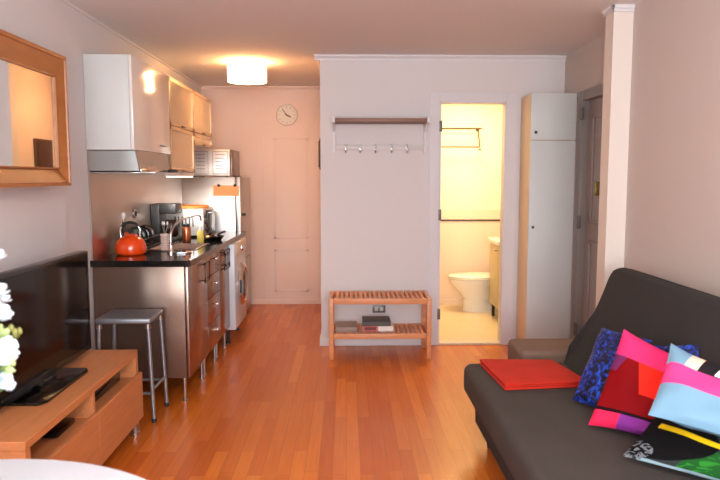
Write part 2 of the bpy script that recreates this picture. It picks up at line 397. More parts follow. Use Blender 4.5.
# ------------------------------------------------------------------ wall clock
CX, CZ = -.646, 2.10
t = thing('wall_clock', 'small round white wall clock on the kitchen end wall', 'clock', (CX, YB, CZ))
obj('case', lathe(B(), [(.10, -.001), (.116, -.006), (.118, -.028), (.110, -.036), (.105, -.030)], (CX, YB, CZ), 40, 'Y'), mat('clock_rim', (222, 212, 204), .4), t)
obj('dial', lathe(B(), [(.104, -.0305), (.104, -.032)], (CX, YB, CZ), 40, 'Y'), mat('clock_face', (224, 216, 206), .5), t)
for k in range(12):
    a = k*PI/6; M = Matrix.Translation((CX, YB-.0335, CZ)) @ Matrix.Rotation(a, 4, 'Y')
    obj('hour_mark', box(B(), -.003, .003, -.001, .001, .078, .092, M=M), mat('clock_grey', (130, 118, 112), .5), t)
for nm, ang, L, wd in (('hour_hand', 118, .052, .006), ('minute_hand', -38, .075, .004)):
    M = Matrix.Translation((CX, YB-.036, CZ)) @ Matrix.Rotation(math.radians(ang), 4, 'Y')
    obj(nm, box(B(), -wd, wd, -.001, .001, -.02, L, M=M), BLACKM, t)

# ------------------------------------------------------------------ coat rack
t = thing('coat_rack', 'white wall coat rack with brown shelf and five chrome hooks', 'coat rack', (.26, YP, 1.86))
obj('shelf', box(B(), -.085, .640, 5.165, YP, 1.856, 1.884, .002), mat('shelf_brown', (132, 94, 78), .5), t)
for x in (-.107, .640):
    bm = prism(B(), [(YP, 1.62), (YP, 1.90), (5.16, 1.90), (5.16, 1.85), (5.30, 1.845), (5.375, 1.79), (5.385, 1.62)], x, x+.02, 'X', .002, 1)
    obj('bracket', bm, TRIM, t)
obj('rail', box(B(), -.087, .640, 5.392, YP, 1.645, 1.685, .003), mat('rail_paint', (216, 208, 204), .5), t)
for hx in (.0, .117, .243, .374, .50):
    bm = tube(B(), [(hx, 5.39, 1.682), (hx, 5.362, 1.690), (hx, 5.350, 1.682), (hx, 5.352, 1.672)], .005, 8)
    tube(bm, [(hx, 5.388, 1.665), (hx, 5.382, 1.635), (hx, 5.360, 1.618), (hx, 5.338, 1.625), (hx, 5.332, 1.645)], .0055, 8)
    box(bm, hx-.008, hx+.008, 5.386, 5.392, 1.625, 1.692, .002)
    lathe(bm, [(.004, 0), (.009, .005), (.009, .011), (.003, .016)], (hx, 5.332, 1.640), 10)
    obj('hook', bm, CHROME, t)

# ------------------------------------------------------------------ slatted bench
BX0, BX1, BY0, BY1 = -.135, .665, 4.975, 5.345
t = thing('slatted_bench', 'light wooden slatted bench with lower shelf against the white partition', 'bench', ((BX0+BX1)/2, (BY0+BY1)/2, 0))
for x in (BX0, BX1-.036):
    for y in (BY0, BY1-.036): obj('leg', box(B(), x, x+.036, y, y+.036, 0, .482, .004), BIRCH, t)
def slats(z, rail):
    bm = B()
    box(bm, BX0+.037, BX1-.037, BY0+.004, BY0+.026, z-rail, z, .003); box(bm, BX0+.037, BX1-.037, BY1-.026, BY1-.004, z-rail, z, .003)
    for x in (BX0+.006, BX1-.028): box(bm, x, x+.022, BY0+.037, BY1-.037, z-rail, z, .003)
    n = 19; a, b = BX0+.045, BX1-.045
    for i in range(n):
        x = a+(b-a)*(i+.5)/n; wv = (b-a)/n*.58
        box(bm, x-wv/2, x+wv/2, BY0+.026, BY1-.026, z-.014, z+.001, .003)
    return bm
obj('seat', slats(.482, .044), BIRCH, t); obj('shelf', slats(.205, .042), BIRCH, t)
# what lies on the lower shelf
obj('magazine', box(B(), -.085, .085, 5.03, 5.25, .2065, .246, .004), mat('grey_magazine', (150, 128, 118), .5), None, (0, 5.14, .2065), label='grey magazine box lying on bench shelf, left of the books', cat='magazine')
def book(name, x0, x1, y0, y1, z0, z1, cover, label, spine=None):
    t = thing(name, label, 'book', ((x0+x1)/2, (y0+y1)/2, z0), None)
    bm = B(); box(bm, x0, x1, y0, y1, z0, z0+.003, .0008, 1); box(bm, x0, x1, y0, y1, z1-.003, z1, .0008, 1); box(bm, x0, x1, y0, y0+.004, z0, z1, .0008, 1)
    obj('cover', bm, cover, t)
    obj('pages', box(B(), x0+.004, x1-.004, y0+.005, y1-.004, z0+.0035, z1-.0035), mat('paper', (232, 226, 212), .8), t)
    if spine: spine(t, x0, x1, y0, z0, z1)
    return t
def sp1(t, x0, x1, y0, z0, z1):
    xm = x0+(x1-x0)*.5
    obj('spine_label', box(B(), x0+.002, xm, y0-.0012, y0, z0+.002, z1-.002), mat('pink_red_print', (206, 96, 92), .5), t, plabel='pink red half of the spine')
    bm = B(); random.seed(3); x = x0+.014
    while x < xm-.02:
        wv = random.uniform(.006, .012); box(bm, x, x+wv, y0-.0022, y0-.0012, z0+.012, z1-.010); x += wv+.003
    obj('title', bm, mat('black_print', (26, 20, 20), .6), t)
book('book', .130, .372, 5.045, 5.215, .2065, .252, mat('white_cover', (232, 222, 212), .5), 'thick book with pink and white spine under the dark book', sp1)
book('book', .128, .350, 5.035, 5.225, .2525, .292, mat('dark_cover', (62, 54, 44), .35), 'dark olive hardcover book lying on top of the pink and white book')
# outlet behind bench
t = thing('wall_outlet', 'grey metal double wall outlet behind the slatted bench', 'outlet', (.27, YP, .31))
obj('plate', box(B(), .222, .330, 5.402, YP, .282, .346, .003), mat('outlet_plate', (112, 106, 104), .4, .5), t)
for x in (.254, .298): obj('socket', box(B(), x-.015, x+.015, 5.398, 5.402, .298, .330, .0015), mat('outlet_insert', (205, 200, 196), .5), t)

# ------------------------------------------------------------------ mirror
MXo, MXi, MY0, MY1, MZ0, MZ1, MW = -1.428, -1.462, 2.15, 3.425, 1.378, 2.032, .092
t = thing('wall_mirror', 'rectangular wall mirror in a wide oak frame above the television', 'mirror', (XL+.018, (MY0+MY1)/2, MZ0))
bm = B()
def fr(y0, y1, z0, z1): return [(y0, z0), (y1, z0), (y1, z1), (y0, z1)]
loops = [(XL+.0185, 0), (MXo, 0), (MXo, .014), (MXo-.008, .018), (MXi-.004, MW-.008), (MXi+.006, MW-.007), (MXi+.006, MW), (MXi-.010, MW), (XL+.0185, MW)]
rings = []
for x, d in loops: rings.append([bm.verts.new((x, y, z)) for y, z in fr(MY0+d, MY1-d*.75, MZ0+d, MZ1-d*1.2)])
for i in range(len(rings)):
    A, Bq = rings[i], rings[(i+1) % len(rings)]
    for k in range(4): bm.faces.new((A[k], A[(k+1) % 4], Bq[(k+1) % 4], Bq[k]))
obj('frame', bm, OAKM, t)
obj('glass', box(B(), MXi-.012, MXi-.004, MY0+MW-.003, MY1-MW*.75+.003, MZ0+MW-.003, MZ1-MW*1.2+.003), mat('mirror_glass', (236, 238, 236), .02, 1), t)
# framed panel on kitchen side wall (seen in the mirror)
t = thing('wall_cabinet_box', 'small dark brown wall box on the kitchen side wall, seen in the mirror', 'wall box', (-.21, 5.93, 1.5))
obj('box', box(B(), -.235, -.211, 5.77, 6.09, 1.49, 1.76, .004), mat('dark_brown_wood', (92, 58, 34), .5), t)
obj('lid', box(B(), -.243, -.236, 5.79, 6.07, 1.51, 1.74, .003), mat('dark_brown_lid', (76, 48, 30), .45), t)

# ------------------------------------------------------------------ kitchen base units
KX, KY0 = -.985, 4.015
T0, CT = .87, .91
def legs(t, y0, y1, x0=-1.5):
    for y in (y0+.04, y1-.04):
        for x in (x0, KX-.045):
            bm = lathe(B(), [(.018, 0), (.018, .01), (.011, .014), (.011, .145), (.02, .15), (.02, .158)], (x, y, 0), 14); obj('leg', bm, SATIN, t)
def bar_pull(parent, y, z, L=.075):
    bm = tube(B(), [(KX+.002, y-L/2+.01, z), (KX+.026, y-L/2+.01, z)], .004, 8); tube(bm, [(KX+.002, y+L/2-.01, z), (KX+.026, y+L/2-.01, z)], .004, 8)
    box(bm, KX+.022, KX+.030, y-L/2, y+L/2, z-.008, z+.008, .003); obj('handle', bm, CHROME, parent)
def ring_pull(parent, y0, y1, z0, z1):
    bm = B(); X = KX+.024
    tube(bm, [(X, y0, z0), (X, y1, z0), (X, y1, z1), (X, y0, z1)], .0055, 8, closed=True)
    for z in (z0+.01, z1-.01): tube(bm, [(KX+.001, y0, z), (X, y0, z)], .004, 8)
    obj('handle', bm, mat('dark_bronze_pull', (84, 58, 46), .35, .8), parent)
def unit(y0, y1, label):
    t = thing('base_cabinet', label, 'kitchen cabinet', (-1.29, (y0+y1)/2, 0), 'stainless steel base cabinets under the worktop')
    del t['group']
    obj('body', box(B(), -1.568, KX-.022, y0+.001, y1-.001, .16, T0, .002), STEELB, t)
    legs(t, y0, y1); return t
def front(t, name, y0, y1, z0, z1): return obj(name, box(B(), KX-.021, KX, y0+.002, y1-.002, z0+.002, z1-.002, .003), STEEL, t)
UA, UB_, UC, UD = 4.02, 4.58, 5.03, 5.445
t = unit(UA, UB_, 'stainless steel base cabinet with one door at the near end, beside the stool')
d = front(t, 'door', UA, UB_, .16, T0); ring_pull(d, 4.41, 4.55, .71, .84)
t = unit(UB_, UC, 'stainless steel base cabinet with four drawers in the middle of the row')
zs = [.16, .36, .55, .71, T0]
for i in range(4):
    d = front(t, 'drawer', UB_, UC, zs[i], zs[i+1]); bar_pull(d, 4.80, zs[i+1]-.045 if i == 3 else zs[i+1]-.065)
t = unit(UC, UD, 'stainless steel base cabinet with one door next to the washing machine')
d = front(t, 'door', UC, UD, .16, T0); ring_pull(d, 5.12, 5.34, .69, .84); ring_pull(d, 5.17, 5.28, .715, .815)
# worktop with sink cut-out
SX0, SX1, SY0, SY1 = -1.40, -1.07, 4.60, 5.02
t = thing('worktop', 'glossy black stone worktop over the steel kitchen cabinets', 'worktop', (-1.29, 5.1, T0))
WY1 = 6.235
bm = B()
for a in ((-1.5745, SX0, 4.0, WY1), (SX1, -.962, 4.0, WY1), (SX0, SX1, 4.0, SY0), (SX0, SX1, SY1, WY1)): box(bm, a[0], a[1], a[2], a[3], T0+.001, CT)
obj('slab', bm, GRANITE, t)
# sink basin
t = thing('kitchen_sink', 'stainless steel sink bowl set in the black worktop', 'sink', ((SX0+SX1)/2, (SY0+SY1)/2, CT))
bm = B()
def rr(x0, x1, y0, y1, z): return [bm.verts.new(p) for p in ((x0, y0, z), (x1, y0, z), (x1, y1, z), (x0, y1, z))]
L = [rr(SX0-.012, SX1+.012, SY0-.012, SY1+.012, CT+.001), rr(SX0-.012, SX1+.012, SY0-.012, SY1+.012, CT+.004), rr(SX0+.004, SX1-.004, SY0+.004, SY1-.004, CT+.004), rr(SX0+.012, SX1-.012, SY0+.012, SY1-.012, CT-.036)]
for A, Bq in zip(L, L[1:]):
    for k in range(4): bm.faces.new((A[k], A[(k+1) % 4], Bq[(k+1) % 4], Bq[k]))
bm.faces.new(L[-1]); obj('bowl', bm, STEEL, t)
obj('drain', lathe(B(), [(.03, 0), (.03, .002), (.018, .001)], ((SX0+SX1)/2, (SY0+SY1)/2, CT-.0355), 20), CHROME, t)
# faucet: tall gooseneck
fx, fy = -1.180, 4.38
t = thing('kitchen_faucet', 'chrome gooseneck faucet at the front of the sink', 'faucet', (fx, fy, CT))
obj('base', lathe(B(), [(.024, .001), (.024, .01), (.016, .02), (.014, .05), (.011, .06)], (fx, fy, CT), 20), CHROME, t)
pts = [(fx, fy, CT+.05), (fx, fy, CT+.12)]
for k in range(0, 9):
    a = PI/2*k/8; pts.append((fx+.10*(1-math.cos(a))*.9, fy+.22*(1-math.cos(a)), CT+.12+.115*math.sin(a)))
pts += [(fx+.12, fy+.29, CT+.242), (fx+.132, fy+.315, CT+.232), (fx+.136, fy+.325, CT+.20)]
obj('neck', tube(B(), pts, .0075, 12), CHROME, t)
bm = tube(B(), [(fx, fy, CT+.055), (fx+.03, fy-.02, CT+.075), (fx+.06, fy-.035, CT+.08)], .005, 8); obj('handle', bm, CHROME, t)
obj('hose', tube(B(), [(fx+.02, fy+.02, CT+.007), (fx+.05, fy-.03, CT+.006), (fx+.10, fy-.02, CT+.006), (fx+.13, fy+.04, CT+.006)], .005, 8), SATIN, t)

# backsplash
struct('trim_12', box(B(), XL, XL+.012, 4.02, 6.25, CT, 1.585), STEELS)

# ------------------------------------------------------------------ washing machine
WX = -.94
t = thing('washing_machine', 'white front loading washing machine between steel cabinets and fridge', 'washing machine', (-1.25, 5.75, 0))
obj('body', box(B(), -1.52, WX, 5.462, 6.06, .125, .862, .008), mat('washer_enamel', (214, 220, 228), .28), t)
obj('control_panel', box(B(), WX+.001, WX+.008, 5.475, 6.05, .745, .855, .004), mat('washer_panel', (226, 214, 200), .35), t)
obj('dial', lathe(B(), [(.028, 0), (.028, .012), (.022, .022)], (WX+.008, 5.76, .80), 20, 'X'), CHROME, t)
obj('detergent_drawer', box(B(), WX+.009, WX+.014, 5.49, 5.64, .775, .845, .002), mat('washer_panel'.replace('panel', 'drawer'), (236, 232, 226), .35), t)
dd = obj('porthole_door', lathe(B(), [(.15, .002), (.19, .002), (.195, .02), (.175, .038), (.15, .04), (.145, .03)], (WX, 5.76, .48), 40, 'X', cap=False), CHROME, t)
obj('porthole_glass', lathe(B(), [(.148, .004), (.148, .03), (.10, .045), (.03, .05)], (WX, 5.76, .48), 32, 'X'), mat('smoked_glass', (70, 46, 30), .08), dd)
obj('door_handle', box(B(), WX+.036, WX+.052, 5.57, 5.60, .42, .54, .006), mat('grey_plastic', (130, 128, 128), .4), dd)
for x in (-1.46, -1.02):
    for y in (5.52, 6.0): obj('foot', lathe(B(), [(.022, 0), (.022, .015), (.012, .02), (.012, .125)], (x, y, 0), 12), DARKG, t)

# ------------------------------------------------------------------ fridge and what is on it
FY0, FY1, FXF = 6.255, 6.88, -1.01
t = thing('fridge', 'stainless steel fridge standing at the far end of the worktop', 'fridge', (-1.29, 6.57, 0))
obj('body', box(B(), -1.568, FXF-.05, FY0, FY1, .03, 1.425, .004), STEELS, t)
dd = obj('door', box(B(), FXF-.048, FXF, FY0+.002, FY1-.002, .62, 1.425, .008), STEELS, t)
obj('handle', box(B(), FXF+.001, FXF+.034, FY0+.05, FY0+.10, 1.05, 1.075, .006), BLACKM, dd)
dd = obj('door', box(B(), FXF-.048, FXF, FY0+.002, FY1-.002, .08, .613, .008), STEELS, t)
obj('handle', box(B(), FXF+.001, FXF+.034, FY0+.05, FY0+.10, .50, .525, .006), BLACKM, dd)
obj('plinth', box(B(), -1.5, FXF-.06, FY0+.02, FY1-.02, 0, .029), BLACKM, t)
obj('top_hinge', box(B(), FXF-.05, FXF-.002, FY0+.005, FY0+.06, 1.426, 1.434, .002), BLACKM, t)
obj('paper_note', box(B(), -1.268, -1.022, FY0-.003, FY0-.001, 1.245, 1.345), mat('orange_paper', (240, 160, 104), .7), None, (-1.15, FY0-.003, 1.25), label='orange paper sheet held on the side of the steel fridge', cat='paper')
for x, lb in ((-1.215, 'left'), (-1.06, 'right')):
    obj('fridge_magnet', lathe(B(), [(.014, -.0035), (.014, -.012), (.009, -.016)], (x, FY0, 1.345), 14, 'Y'), BLACKM, None, (x, FY0, 1.34), label='round black magnet holding the %s corner of the orange sheet' % lb, cat='magnet')
t = thing('microwave_oven', 'silver microwave oven with vent slots on top of the fridge', 'microwave', (-1.2, 6.65, 1.426))
obj('body', box(B(), -1.505, -1.128, 6.38, 6.84, 1.435, 1.690, .006), mat('silver_paint', (205, 200, 198), .35, .55), t)
obj('door', box(B(), -1.126, -1.106, 6.38, 6.84, 1.435, 1.690, .004), mat('microwave_front', (120, 100, 92), .25, .3), t)
for x0, x1 in ((-1.485, -1.335), (-1.295, -1.145)):
    bm = B(); fz = 1.45
    for (a, b, c, d) in ((x0, x0+.006, fz, 1.675), (x1-.006, x1, fz, 1.675), (x0, x1, fz, fz+.008), (x0, x1, 1.667, 1.675)): box(bm, a, b, 6.376, 6.38, c, d)
    for i in range(5): box(bm, x0+.03, x1-.03, 6.376, 6.3795, 1.50+i*.034, 1.509+i*.034)
    obj('vent_panel', bm, mat('vent_grey', (150, 144, 142), .4, .3), t)
for x in (-1.48, -1.16):
    for y in (6.41, 6.81): obj('foot', lathe(B(), [(.012, 0), (.012, .0085)], (x, y, 1.426), 10), BLACKM, t)

# ------------------------------------------------------------------ wall cabinets
UX = -1.286
t = thing('wall_cabinet', 'white gloss wall cabinet above the extractor hood, nearest on the left wall', 'wall cabinet', (-1.45, 4.42, 1.586))
obj('carcass', box(B(), -1.573, UX-.020, 4.010, 4.835, 1.588, 2.155, .002), WHITEM, t)
dd = obj('door', box(B(), UX-.019, UX, 4.010, 4.835, 1.588, 2.155, .003), WHITEG, t)
bm = tube(B(), [(UX+.001, 4.57, 1.64), (UX+.024, 4.575, 1.64), (UX+.026, 4.60, 1.64), (UX+.026, 4.63, 1.64), (UX+.024, 4.655, 1.64), (UX+.001, 4.66, 1.64)], .005, 8); obj('handle', bm, SATIN, dd)
def gcab(y0, y1, label, zb=1.462):
    t = thing('wall_cabinet', label, 'wall cabinet', (-1.45, (y0+y1)/2, zb))
    obj('carcass', box(B(), -1.573, UX-.022, y0, y1, zb, 2.155, .002), WHITEM, t)
    for z0, z1 in ((zb, 1.800), (1.806, 2.155)):
        bm = B(); f = .028
        for a in ((y0+.001, y0+f, z0, z1), (y1-f, y1-.001, z0, z1), (y0+.001, y1-.001, z0, z0+f), (y0+.001, y1-.001, z1-f, z1)): box(bm, UX-.020, UX, a[0], a[1], a[2], a[3], .001, 1)
        d = obj('door', bm, FRAMEM, t)
        obj('pane', box(B(), UX-.014, UX-.006, y0+f-.002, y1-f+.002, z0+f-.002, z1-f+.002), GLASSD, d)
        ym = (y0+y1)/2
        obj('handle', box(B(), UX+.001, UX+.016, ym-.05, ym+.05, z0+.004, z0+.014, .002), mat('dark_pull', (96, 74, 58), .35, .7), d)
gcab(4.842, 5.59, 'wall cabinet with tan frosted glass flap doors, beside the white cabinet')
gcab(5.597, 6.33, 'wall cabinet with tan frosted glass flap doors, farthest from the viewer, above the microwave', 1.70)
# hood
t = thing('extractor_hood', 'stainless steel extractor hood under the white wall cabinet', 'extractor hood', (-1.44, 4.4, 1.455))
obj('body', prism(B(), [(-1.562, 1.460), (-1.562, 1.584), (-1.282, 1.584), (-1.262, 1.478), (-1.262, 1.460)], 4.015, 4.72, 'Y', .002, 1), mat('hood_steel', (172, 172, 170), .38, .7), t)
obj('front_lip', box(B(), -1.260, -1.248, 4.015, 4.72, 1.456, 1.472, .002), CHROME, t)
obj('visor', box(B(), -1.56, -1.17, 4.03, 4.70, 1.447, 1.453, .001), mat('visor_glass', (190, 196, 202), .1, .7), t)
obj('switch_box', box(B(), -1.247, -1.20, 4.60, 4.70, 1.4545, 1.476, .003), BLACKM, t)
# under cabinet strip lamp
t = thing('strip_lamp', 'slim white strip lamp under the frosted wall cabinets', 'lamp', (-1.318, 5.23, 1.44))
obj('housing', box(B(), -1.345, -1.292, 4.88, 5.585, 1.430, 1.461, .004), TRIM, t)
obj('diffuser', box(B(), -1.341, -1.296, 4.90, 5.565, 1.421, 1.4295, .002), mat('strip_glow', (255, 240, 220), .5, emit=1.6), t)

# ------------------------------------------------------------------ things on the worktop
kx, ky = -1.435, 4.34
t = thing('kettle', 'round orange enamel kettle on the near end of the black worktop', 'kettle', (kx, ky, CT))
obj('body', lathe(B(), [(.085, .001), (.096, .01), (.101, .035), (.099, .062), (.088, .09), (.068, .112), (.045, .124), (.02, .129)], (kx, ky, CT), 40), ORANGE, t)
lid = obj('lid', lathe(B(), [(.04, .1275), (.038, .134), (.015, .140)], (kx, ky, CT), 24), ORANGE, t)
obj('lid_knob', lathe(B(), [(.006, .1405), (.006, .15), (.013, .156), (.010, .168)], (kx, ky, CT), 16), BLACKM, lid)
sp = obj('spout', tube(B(), [(kx-.035, ky+.065, CT+.075), (kx-.055, ky+.10, CT+.105), (kx-.065, ky+.118, CT+.135)], .014, 12, rad=[.02, .015, .011]), ORANGE, t)
for s in (-1, 1):
    obj('handle_bracket', tube(B(), [(kx+s*.062, ky, CT+.110), (kx+s*.066, ky, CT+.165), (kx+s*.05, ky, CT+.195)], .006, 10), CHROME, t)
obj('handle', tube(B(), [(kx-.055, ky, CT+.185), (kx-.035, ky, CT+.205), (kx, ky, CT+.214), (kx+.035, ky, CT+.205), (kx+.055, ky, CT+.185)], .010, 10), BLACKM, t)
def glassbottle(x, y, h, label):
    t = thing('glass_bottle', label, 'bottle', (x, y, CT))
    obj('body', lathe(B(), [(.028, .001), (.03, .01), (.03, h*.55), (.012, h*.72), (.010, h*.93), (.013, h*.94), (.013, h)], (x, y, CT), 20), GLASS, t)
    obj('stopper', lathe(B(), [(.011, h+.0005), (.016, h+.012), (.012, h+.03)], (x, y, CT), 16), mat('clear_cap', (220, 218, 212), .3), t)
glassbottle(-1.52, 4.47, .24, 'clear glass bottle standing behind the orange kettle by the wall')
t = thing('splash_socket', 'round dark socket on the steel splashback above the kettle', 'socket', (-1.5625, 4.83, 1.17))
obj('plate', lathe(B(), [(.034, .001), (.034, .006), (.028, .010)], (-1.5625, 4.83, 1.155), 24, 'X'), SATIN, t)
obj('insert', lathe(B(), [(.020, .0105), (.018, .014)], (-1.5625, 4.83, 1.155), 20, 'X'), BLACKM, t)
# dish rack with dark pots
t = thing('dish_rack', 'dark wire dish rack beside the sink against the splashback', 'dish rack', (-1.49, 4.80, CT))
bm = B()
X0, X1, Y0, Y1 = -1.555, -1.425, 4.60, 5.02
for z in (.012, .075): tube(bm, [(X0, Y0, CT+z), (X1, Y0, CT+z), (X1, Y1, CT+z), (X0, Y1, CT+z)], .004, 6, closed=True)
obj('rim', bm, BLACKM, t)
bm = B()
for i in range(9):
    y = Y0+(Y1-Y0)*i/8; tube(bm, [(X0, y, CT+.075), (X0, y, CT+.012), (X1, y, CT+.012), (X1, y, CT+.075)], .0025, 6)
obj('wires', bm, BLACKM, t)
for i, (y, c, cn, col) in enumerate(((4.665, 'dark green', 'green_glaze', (44, 58, 36)), (4.77, 'black', 'black_glaze', (22, 20, 22)), (4.88, 'brown', 'brown_glaze', (78, 50, 34)))):
    bm = lathe(B(), [(.045, -.008), (.066, -.004), (.070, 0), (.064, .003), (.04, -.001)], (-1.50, y, CT+.089), 28, 'Y'); obj('plate', bm, mat(cn, col, .2), None, (-1.50, y, CT+.016), label='%s plate standing upright in the dark dish rack' % c, cat='plate')
# cutlery holder
cx, cy = -1.262, 4.535
t = thing('cutlery_holder', 'white and pink ribbed holder behind the faucet', 'utensil holder', (cx, cy, CT))
bm = B(); pr = []
for k in range(7): pr += [(.026, .004+k*.016), (.033, .012+k*.016)]
lathe(bm, [(.02, .001)]+pr+[(.03, .12), (.025, .12)], (cx, cy, CT), 24); obj('cup', bm, mat('pale_ceramic', (222, 200, 188), .35), t)
for k, (dx, dy) in enumerate(((.012, .006), (-.010, .004), (.002, -.012))):
    bm = tube(B(), [(cx+dx*.4, cy+dy*.4, CT+.122), (cx+dx*1.5, cy+dy*1.5, CT+.175)], .003, 6); lathe(bm, [(.003, 0), (.011, .012), (.008, .03), (.002, .035)], (cx+dx*1.5, cy+dy*1.5, CT+.172), 10); obj('spoon', bm, SATIN, t)
# coffee maker
t = thing('coffee_maker', 'black coffee maker against the splashback, left of the toaster oven', 'coffee maker', (-1.45, 5.30, CT))
obj('body', box(B(), -1.56, -1.49, 5.22, 5.42, CT+.001, CT+.30, .01), BLACKM, t)
obj('head', box(B(), -1.49, -1.36, 5.22, 5.42, CT+.22, CT+.30, .01), BLACKM, t)
obj('base', box(B(), -1.49, -1.36, 5.22, 5.42, CT+.001, CT+.03, .006), BLACKM, t)
obj('carafe', lathe(B(), [(.04, .031), (.055, .05), (.058, .10), (.045, .15), (.04, .17)], (-1.425, 5.32, CT), 24), mat('coffee_glass', (30, 18, 12), .06), t)
# copper canister and others
def jar(name, label, cat, x, y, r, h, body, capm, ch=.02):
    t = thing(name, label, cat, (x, y, CT))
    obj('body', lathe(B(), [(r*.92, .001), (r, .008), (r, h-.012), (r*.9, h)], (x, y, CT), 24), body, t)
    obj('lid', lathe(B(), [(r*.8, h+.0005), (r*.82, h+ch), (r*.3, h+ch+.006)], (x, y, CT), 24), capm, t)
jar('canister', 'copper canister with black lid behind the yellow soap bottle', 'canister', -1.255, 5.12, .034, .125, mat('copper', (200, 118, 84), .25, .9), BLACKM)
t = thing('soap_bottle', 'yellow dish soap bottle standing at the right of the sink', 'bottle', (-1.135, 5.10, CT))
sx, sy = -1.135, 5.075
t.location = (sx, sy, CT); ORG[t.name] = Vector((sx, sy, CT))
obj('body', lathe(B(), [(.022, .001), (.026, .01), (.028, .05), (.024, .085), (.012, .10)], (sx, sy, CT), 20, sy=.7), mat('yellow_soap', (222, 196, 88), .25), t)
obj('pump', lathe(B(), [(.010, .1005), (.010, .118), (.004, .12), (.004, .135)], (sx, sy, CT), 12), TRIM, t)
# frying pan
px, py = -1.10, 5.30
t = thing('frying_pan', 'black frying pan lying on the worktop in front of the toaster oven', 'frying pan', (px, py, CT))
obj('pan', lathe(B(), [(.08, .001), (.105, .035), (.108, .035), (.100, .030), (.076, .006)], (px, py, CT), 32), BLACKG, t)
obj('handle', tube(B(), [(px+.03, py+.10, CT+.032), (px+.045, py+.18, CT+.046), (px+.06, py+.28, CT+.05)], .009, 10), BLACKM, t)
# toaster oven with board on it
t = thing('toaster_oven', 'silver toaster oven on the worktop below the strip lamp', 'toaster oven', (-1.33, 5.73, CT))
TY0, TY1, TX0, TX1 = 5.56, 5.98, -1.55, -1.215
obj('body', box(B(), TX0, TX1, TY0, TY1, CT+.016, CT+.245, .008), MC['silver_paint'], t)
dd = obj('door', box(B(), TX1+.001, TX1+.014, TY0+.10, TY1-.01, CT+.03, CT+.225, .003), BLACKG, t)
obj('handle', tube(B(), [(TX1+.014, TY0+.13, CT+.205), (TX1+.035, TY0+.13, CT+.205), (TX1+.035, TY1-.04, CT+.205), (TX1+.014, TY1-.04, CT+.205)], .005, 8), SATIN, dd)
for z in (.07, .125, .18): obj('knob', lathe(B(), [(.016, .001), (.016, .012), (.012, .018)], (TX1, TY0+.05, CT+z), 16, 'X'), BLACKM, t)
bm = B()
for i in range(6): box(bm, TX0+.09+i*.03, TX0+.10+i*.03, TY0-.002, TY0+.001, CT+.09, CT+.18)
obj('vent', bm, BLACKM, t)
for x in (TX0+.03, TX1-.03):
    for y in (TY0+.03, TY1-.03): obj('foot', lathe(B(), [(.012, .001), (.012, .0155)], (x, y, CT), 10), BLACKM, t)
bm = lathe(B(), [(.15, .2465), (.185, .2465), (.19, .256), (.185, .266), (.03, .262)], (-1.40, 5.76, CT), 36, sy=1.05)
obj('serving_board', bm, mat('honey_wood', (226, 142, 70), .4), None, (-1.40, 5.76, CT+.2465), label='round honey coloured wooden board lying on the toaster oven', cat='board')

# ------------------------------------------------------------------ metal stool
QX0, QX1, QY0, QY1, QZ = -1.440, -1.125, 3.69, 3.975, .615
t = thing('metal_stool', 'grey galvanised metal stool in front of the kitchen end panel', 'stool', ((QX0+QX1)/2, (QY0+QY1)/2, 0))
bm = box(B(), QX0, QX1, QY0, QY1, QZ-.034, QZ, .010, 3); obj('seat', bm, GALV, t)
feet = {}
for i, (x, sx_) in enumerate(((QX0+.018, -1), (QX1-.018, 1))):
    for j, (y, sy_) in enumerate(((QY0+.018, -1), (QY1-.018, 1))):
        f = (x+sx_*.022, y+sy_*.010, 0); feet[(i, j)] = (Vector((x, y, QZ-.036)), Vector(f))
        l = obj('leg', tube(B(), [(x, y, QZ-.035), f[:2]+(.022,)], .0115, 12), GALV, t)
        obj('foot_cap', lathe(B(), [(.015, 0), (.015, .022)], f, 12), DARKG, l)
        obj('clamp', lathe(B(), [(.017, -.062), (.017, -.035)], (x, y, QZ), 12), SATIN, l)
def at_z(k, z):
    a, b = feet[k]; s = (a.z-z)/(a.z-b.z); return a.lerp(b, s)
for a, b, z in (((0, 0), (1, 0), .17), ((0, 1), (1, 1), .17), ((0, 0), (0, 1), .19), ((1, 0), (1, 1), .19)):
    obj('rung', tube(B(), [at_z(a, z), at_z(b, z)], .0085, 10), GALV, t)

# ------------------------------------------------------------------ media console
VX0, VX1, VY0, VY1, VZ = -1.553, -1.160, 2.29, 3.56, .47
t = thing('media_console', 'low oak media console on metal feet against the left wall', 'media console', (-1.37, 2.93, 0))
bm = B(); box(bm, VX0, VX1, VY0, VY1, VZ-.035, VZ, .002, 1); obj('top', bm, OAK, t)
bm = B(); box(bm, VX0, VX1, VY0, VY1, .085, .13); YM = 2.93
for y in (VY0, YM-.011, VY1-.035): box(bm, VX0, VX1, y, y+(.035 if y != YM-.011 else .022), .13, VZ-.035)
box(bm, VX0, VX0+.01, VY0, VY1, .13, VZ-.035); box(bm, VX0+.01, VX1-.005, VY0+.03, VY1-.03, .305, .321)
obj('carcass', bm, OAK, t)
for y0, y1 in ((VY0, YM-.002), (YM+.002, VY1+.004)):
    obj('drawer_front', box(B(), VX1+.001, VX1+.021, y0, y1, .085, .342, .0015, 1), OAK, t)
for x in (VX0+.05, VX1-.018):
    for y in (VY0+.045, VY1-.03): obj('foot', lathe(B(), [(.028, 0), (.028, .012), (.024, .016), (.024, .072), (.028, .078), (.028, .0845)], (x, y, 0), 20), SATIN, t)
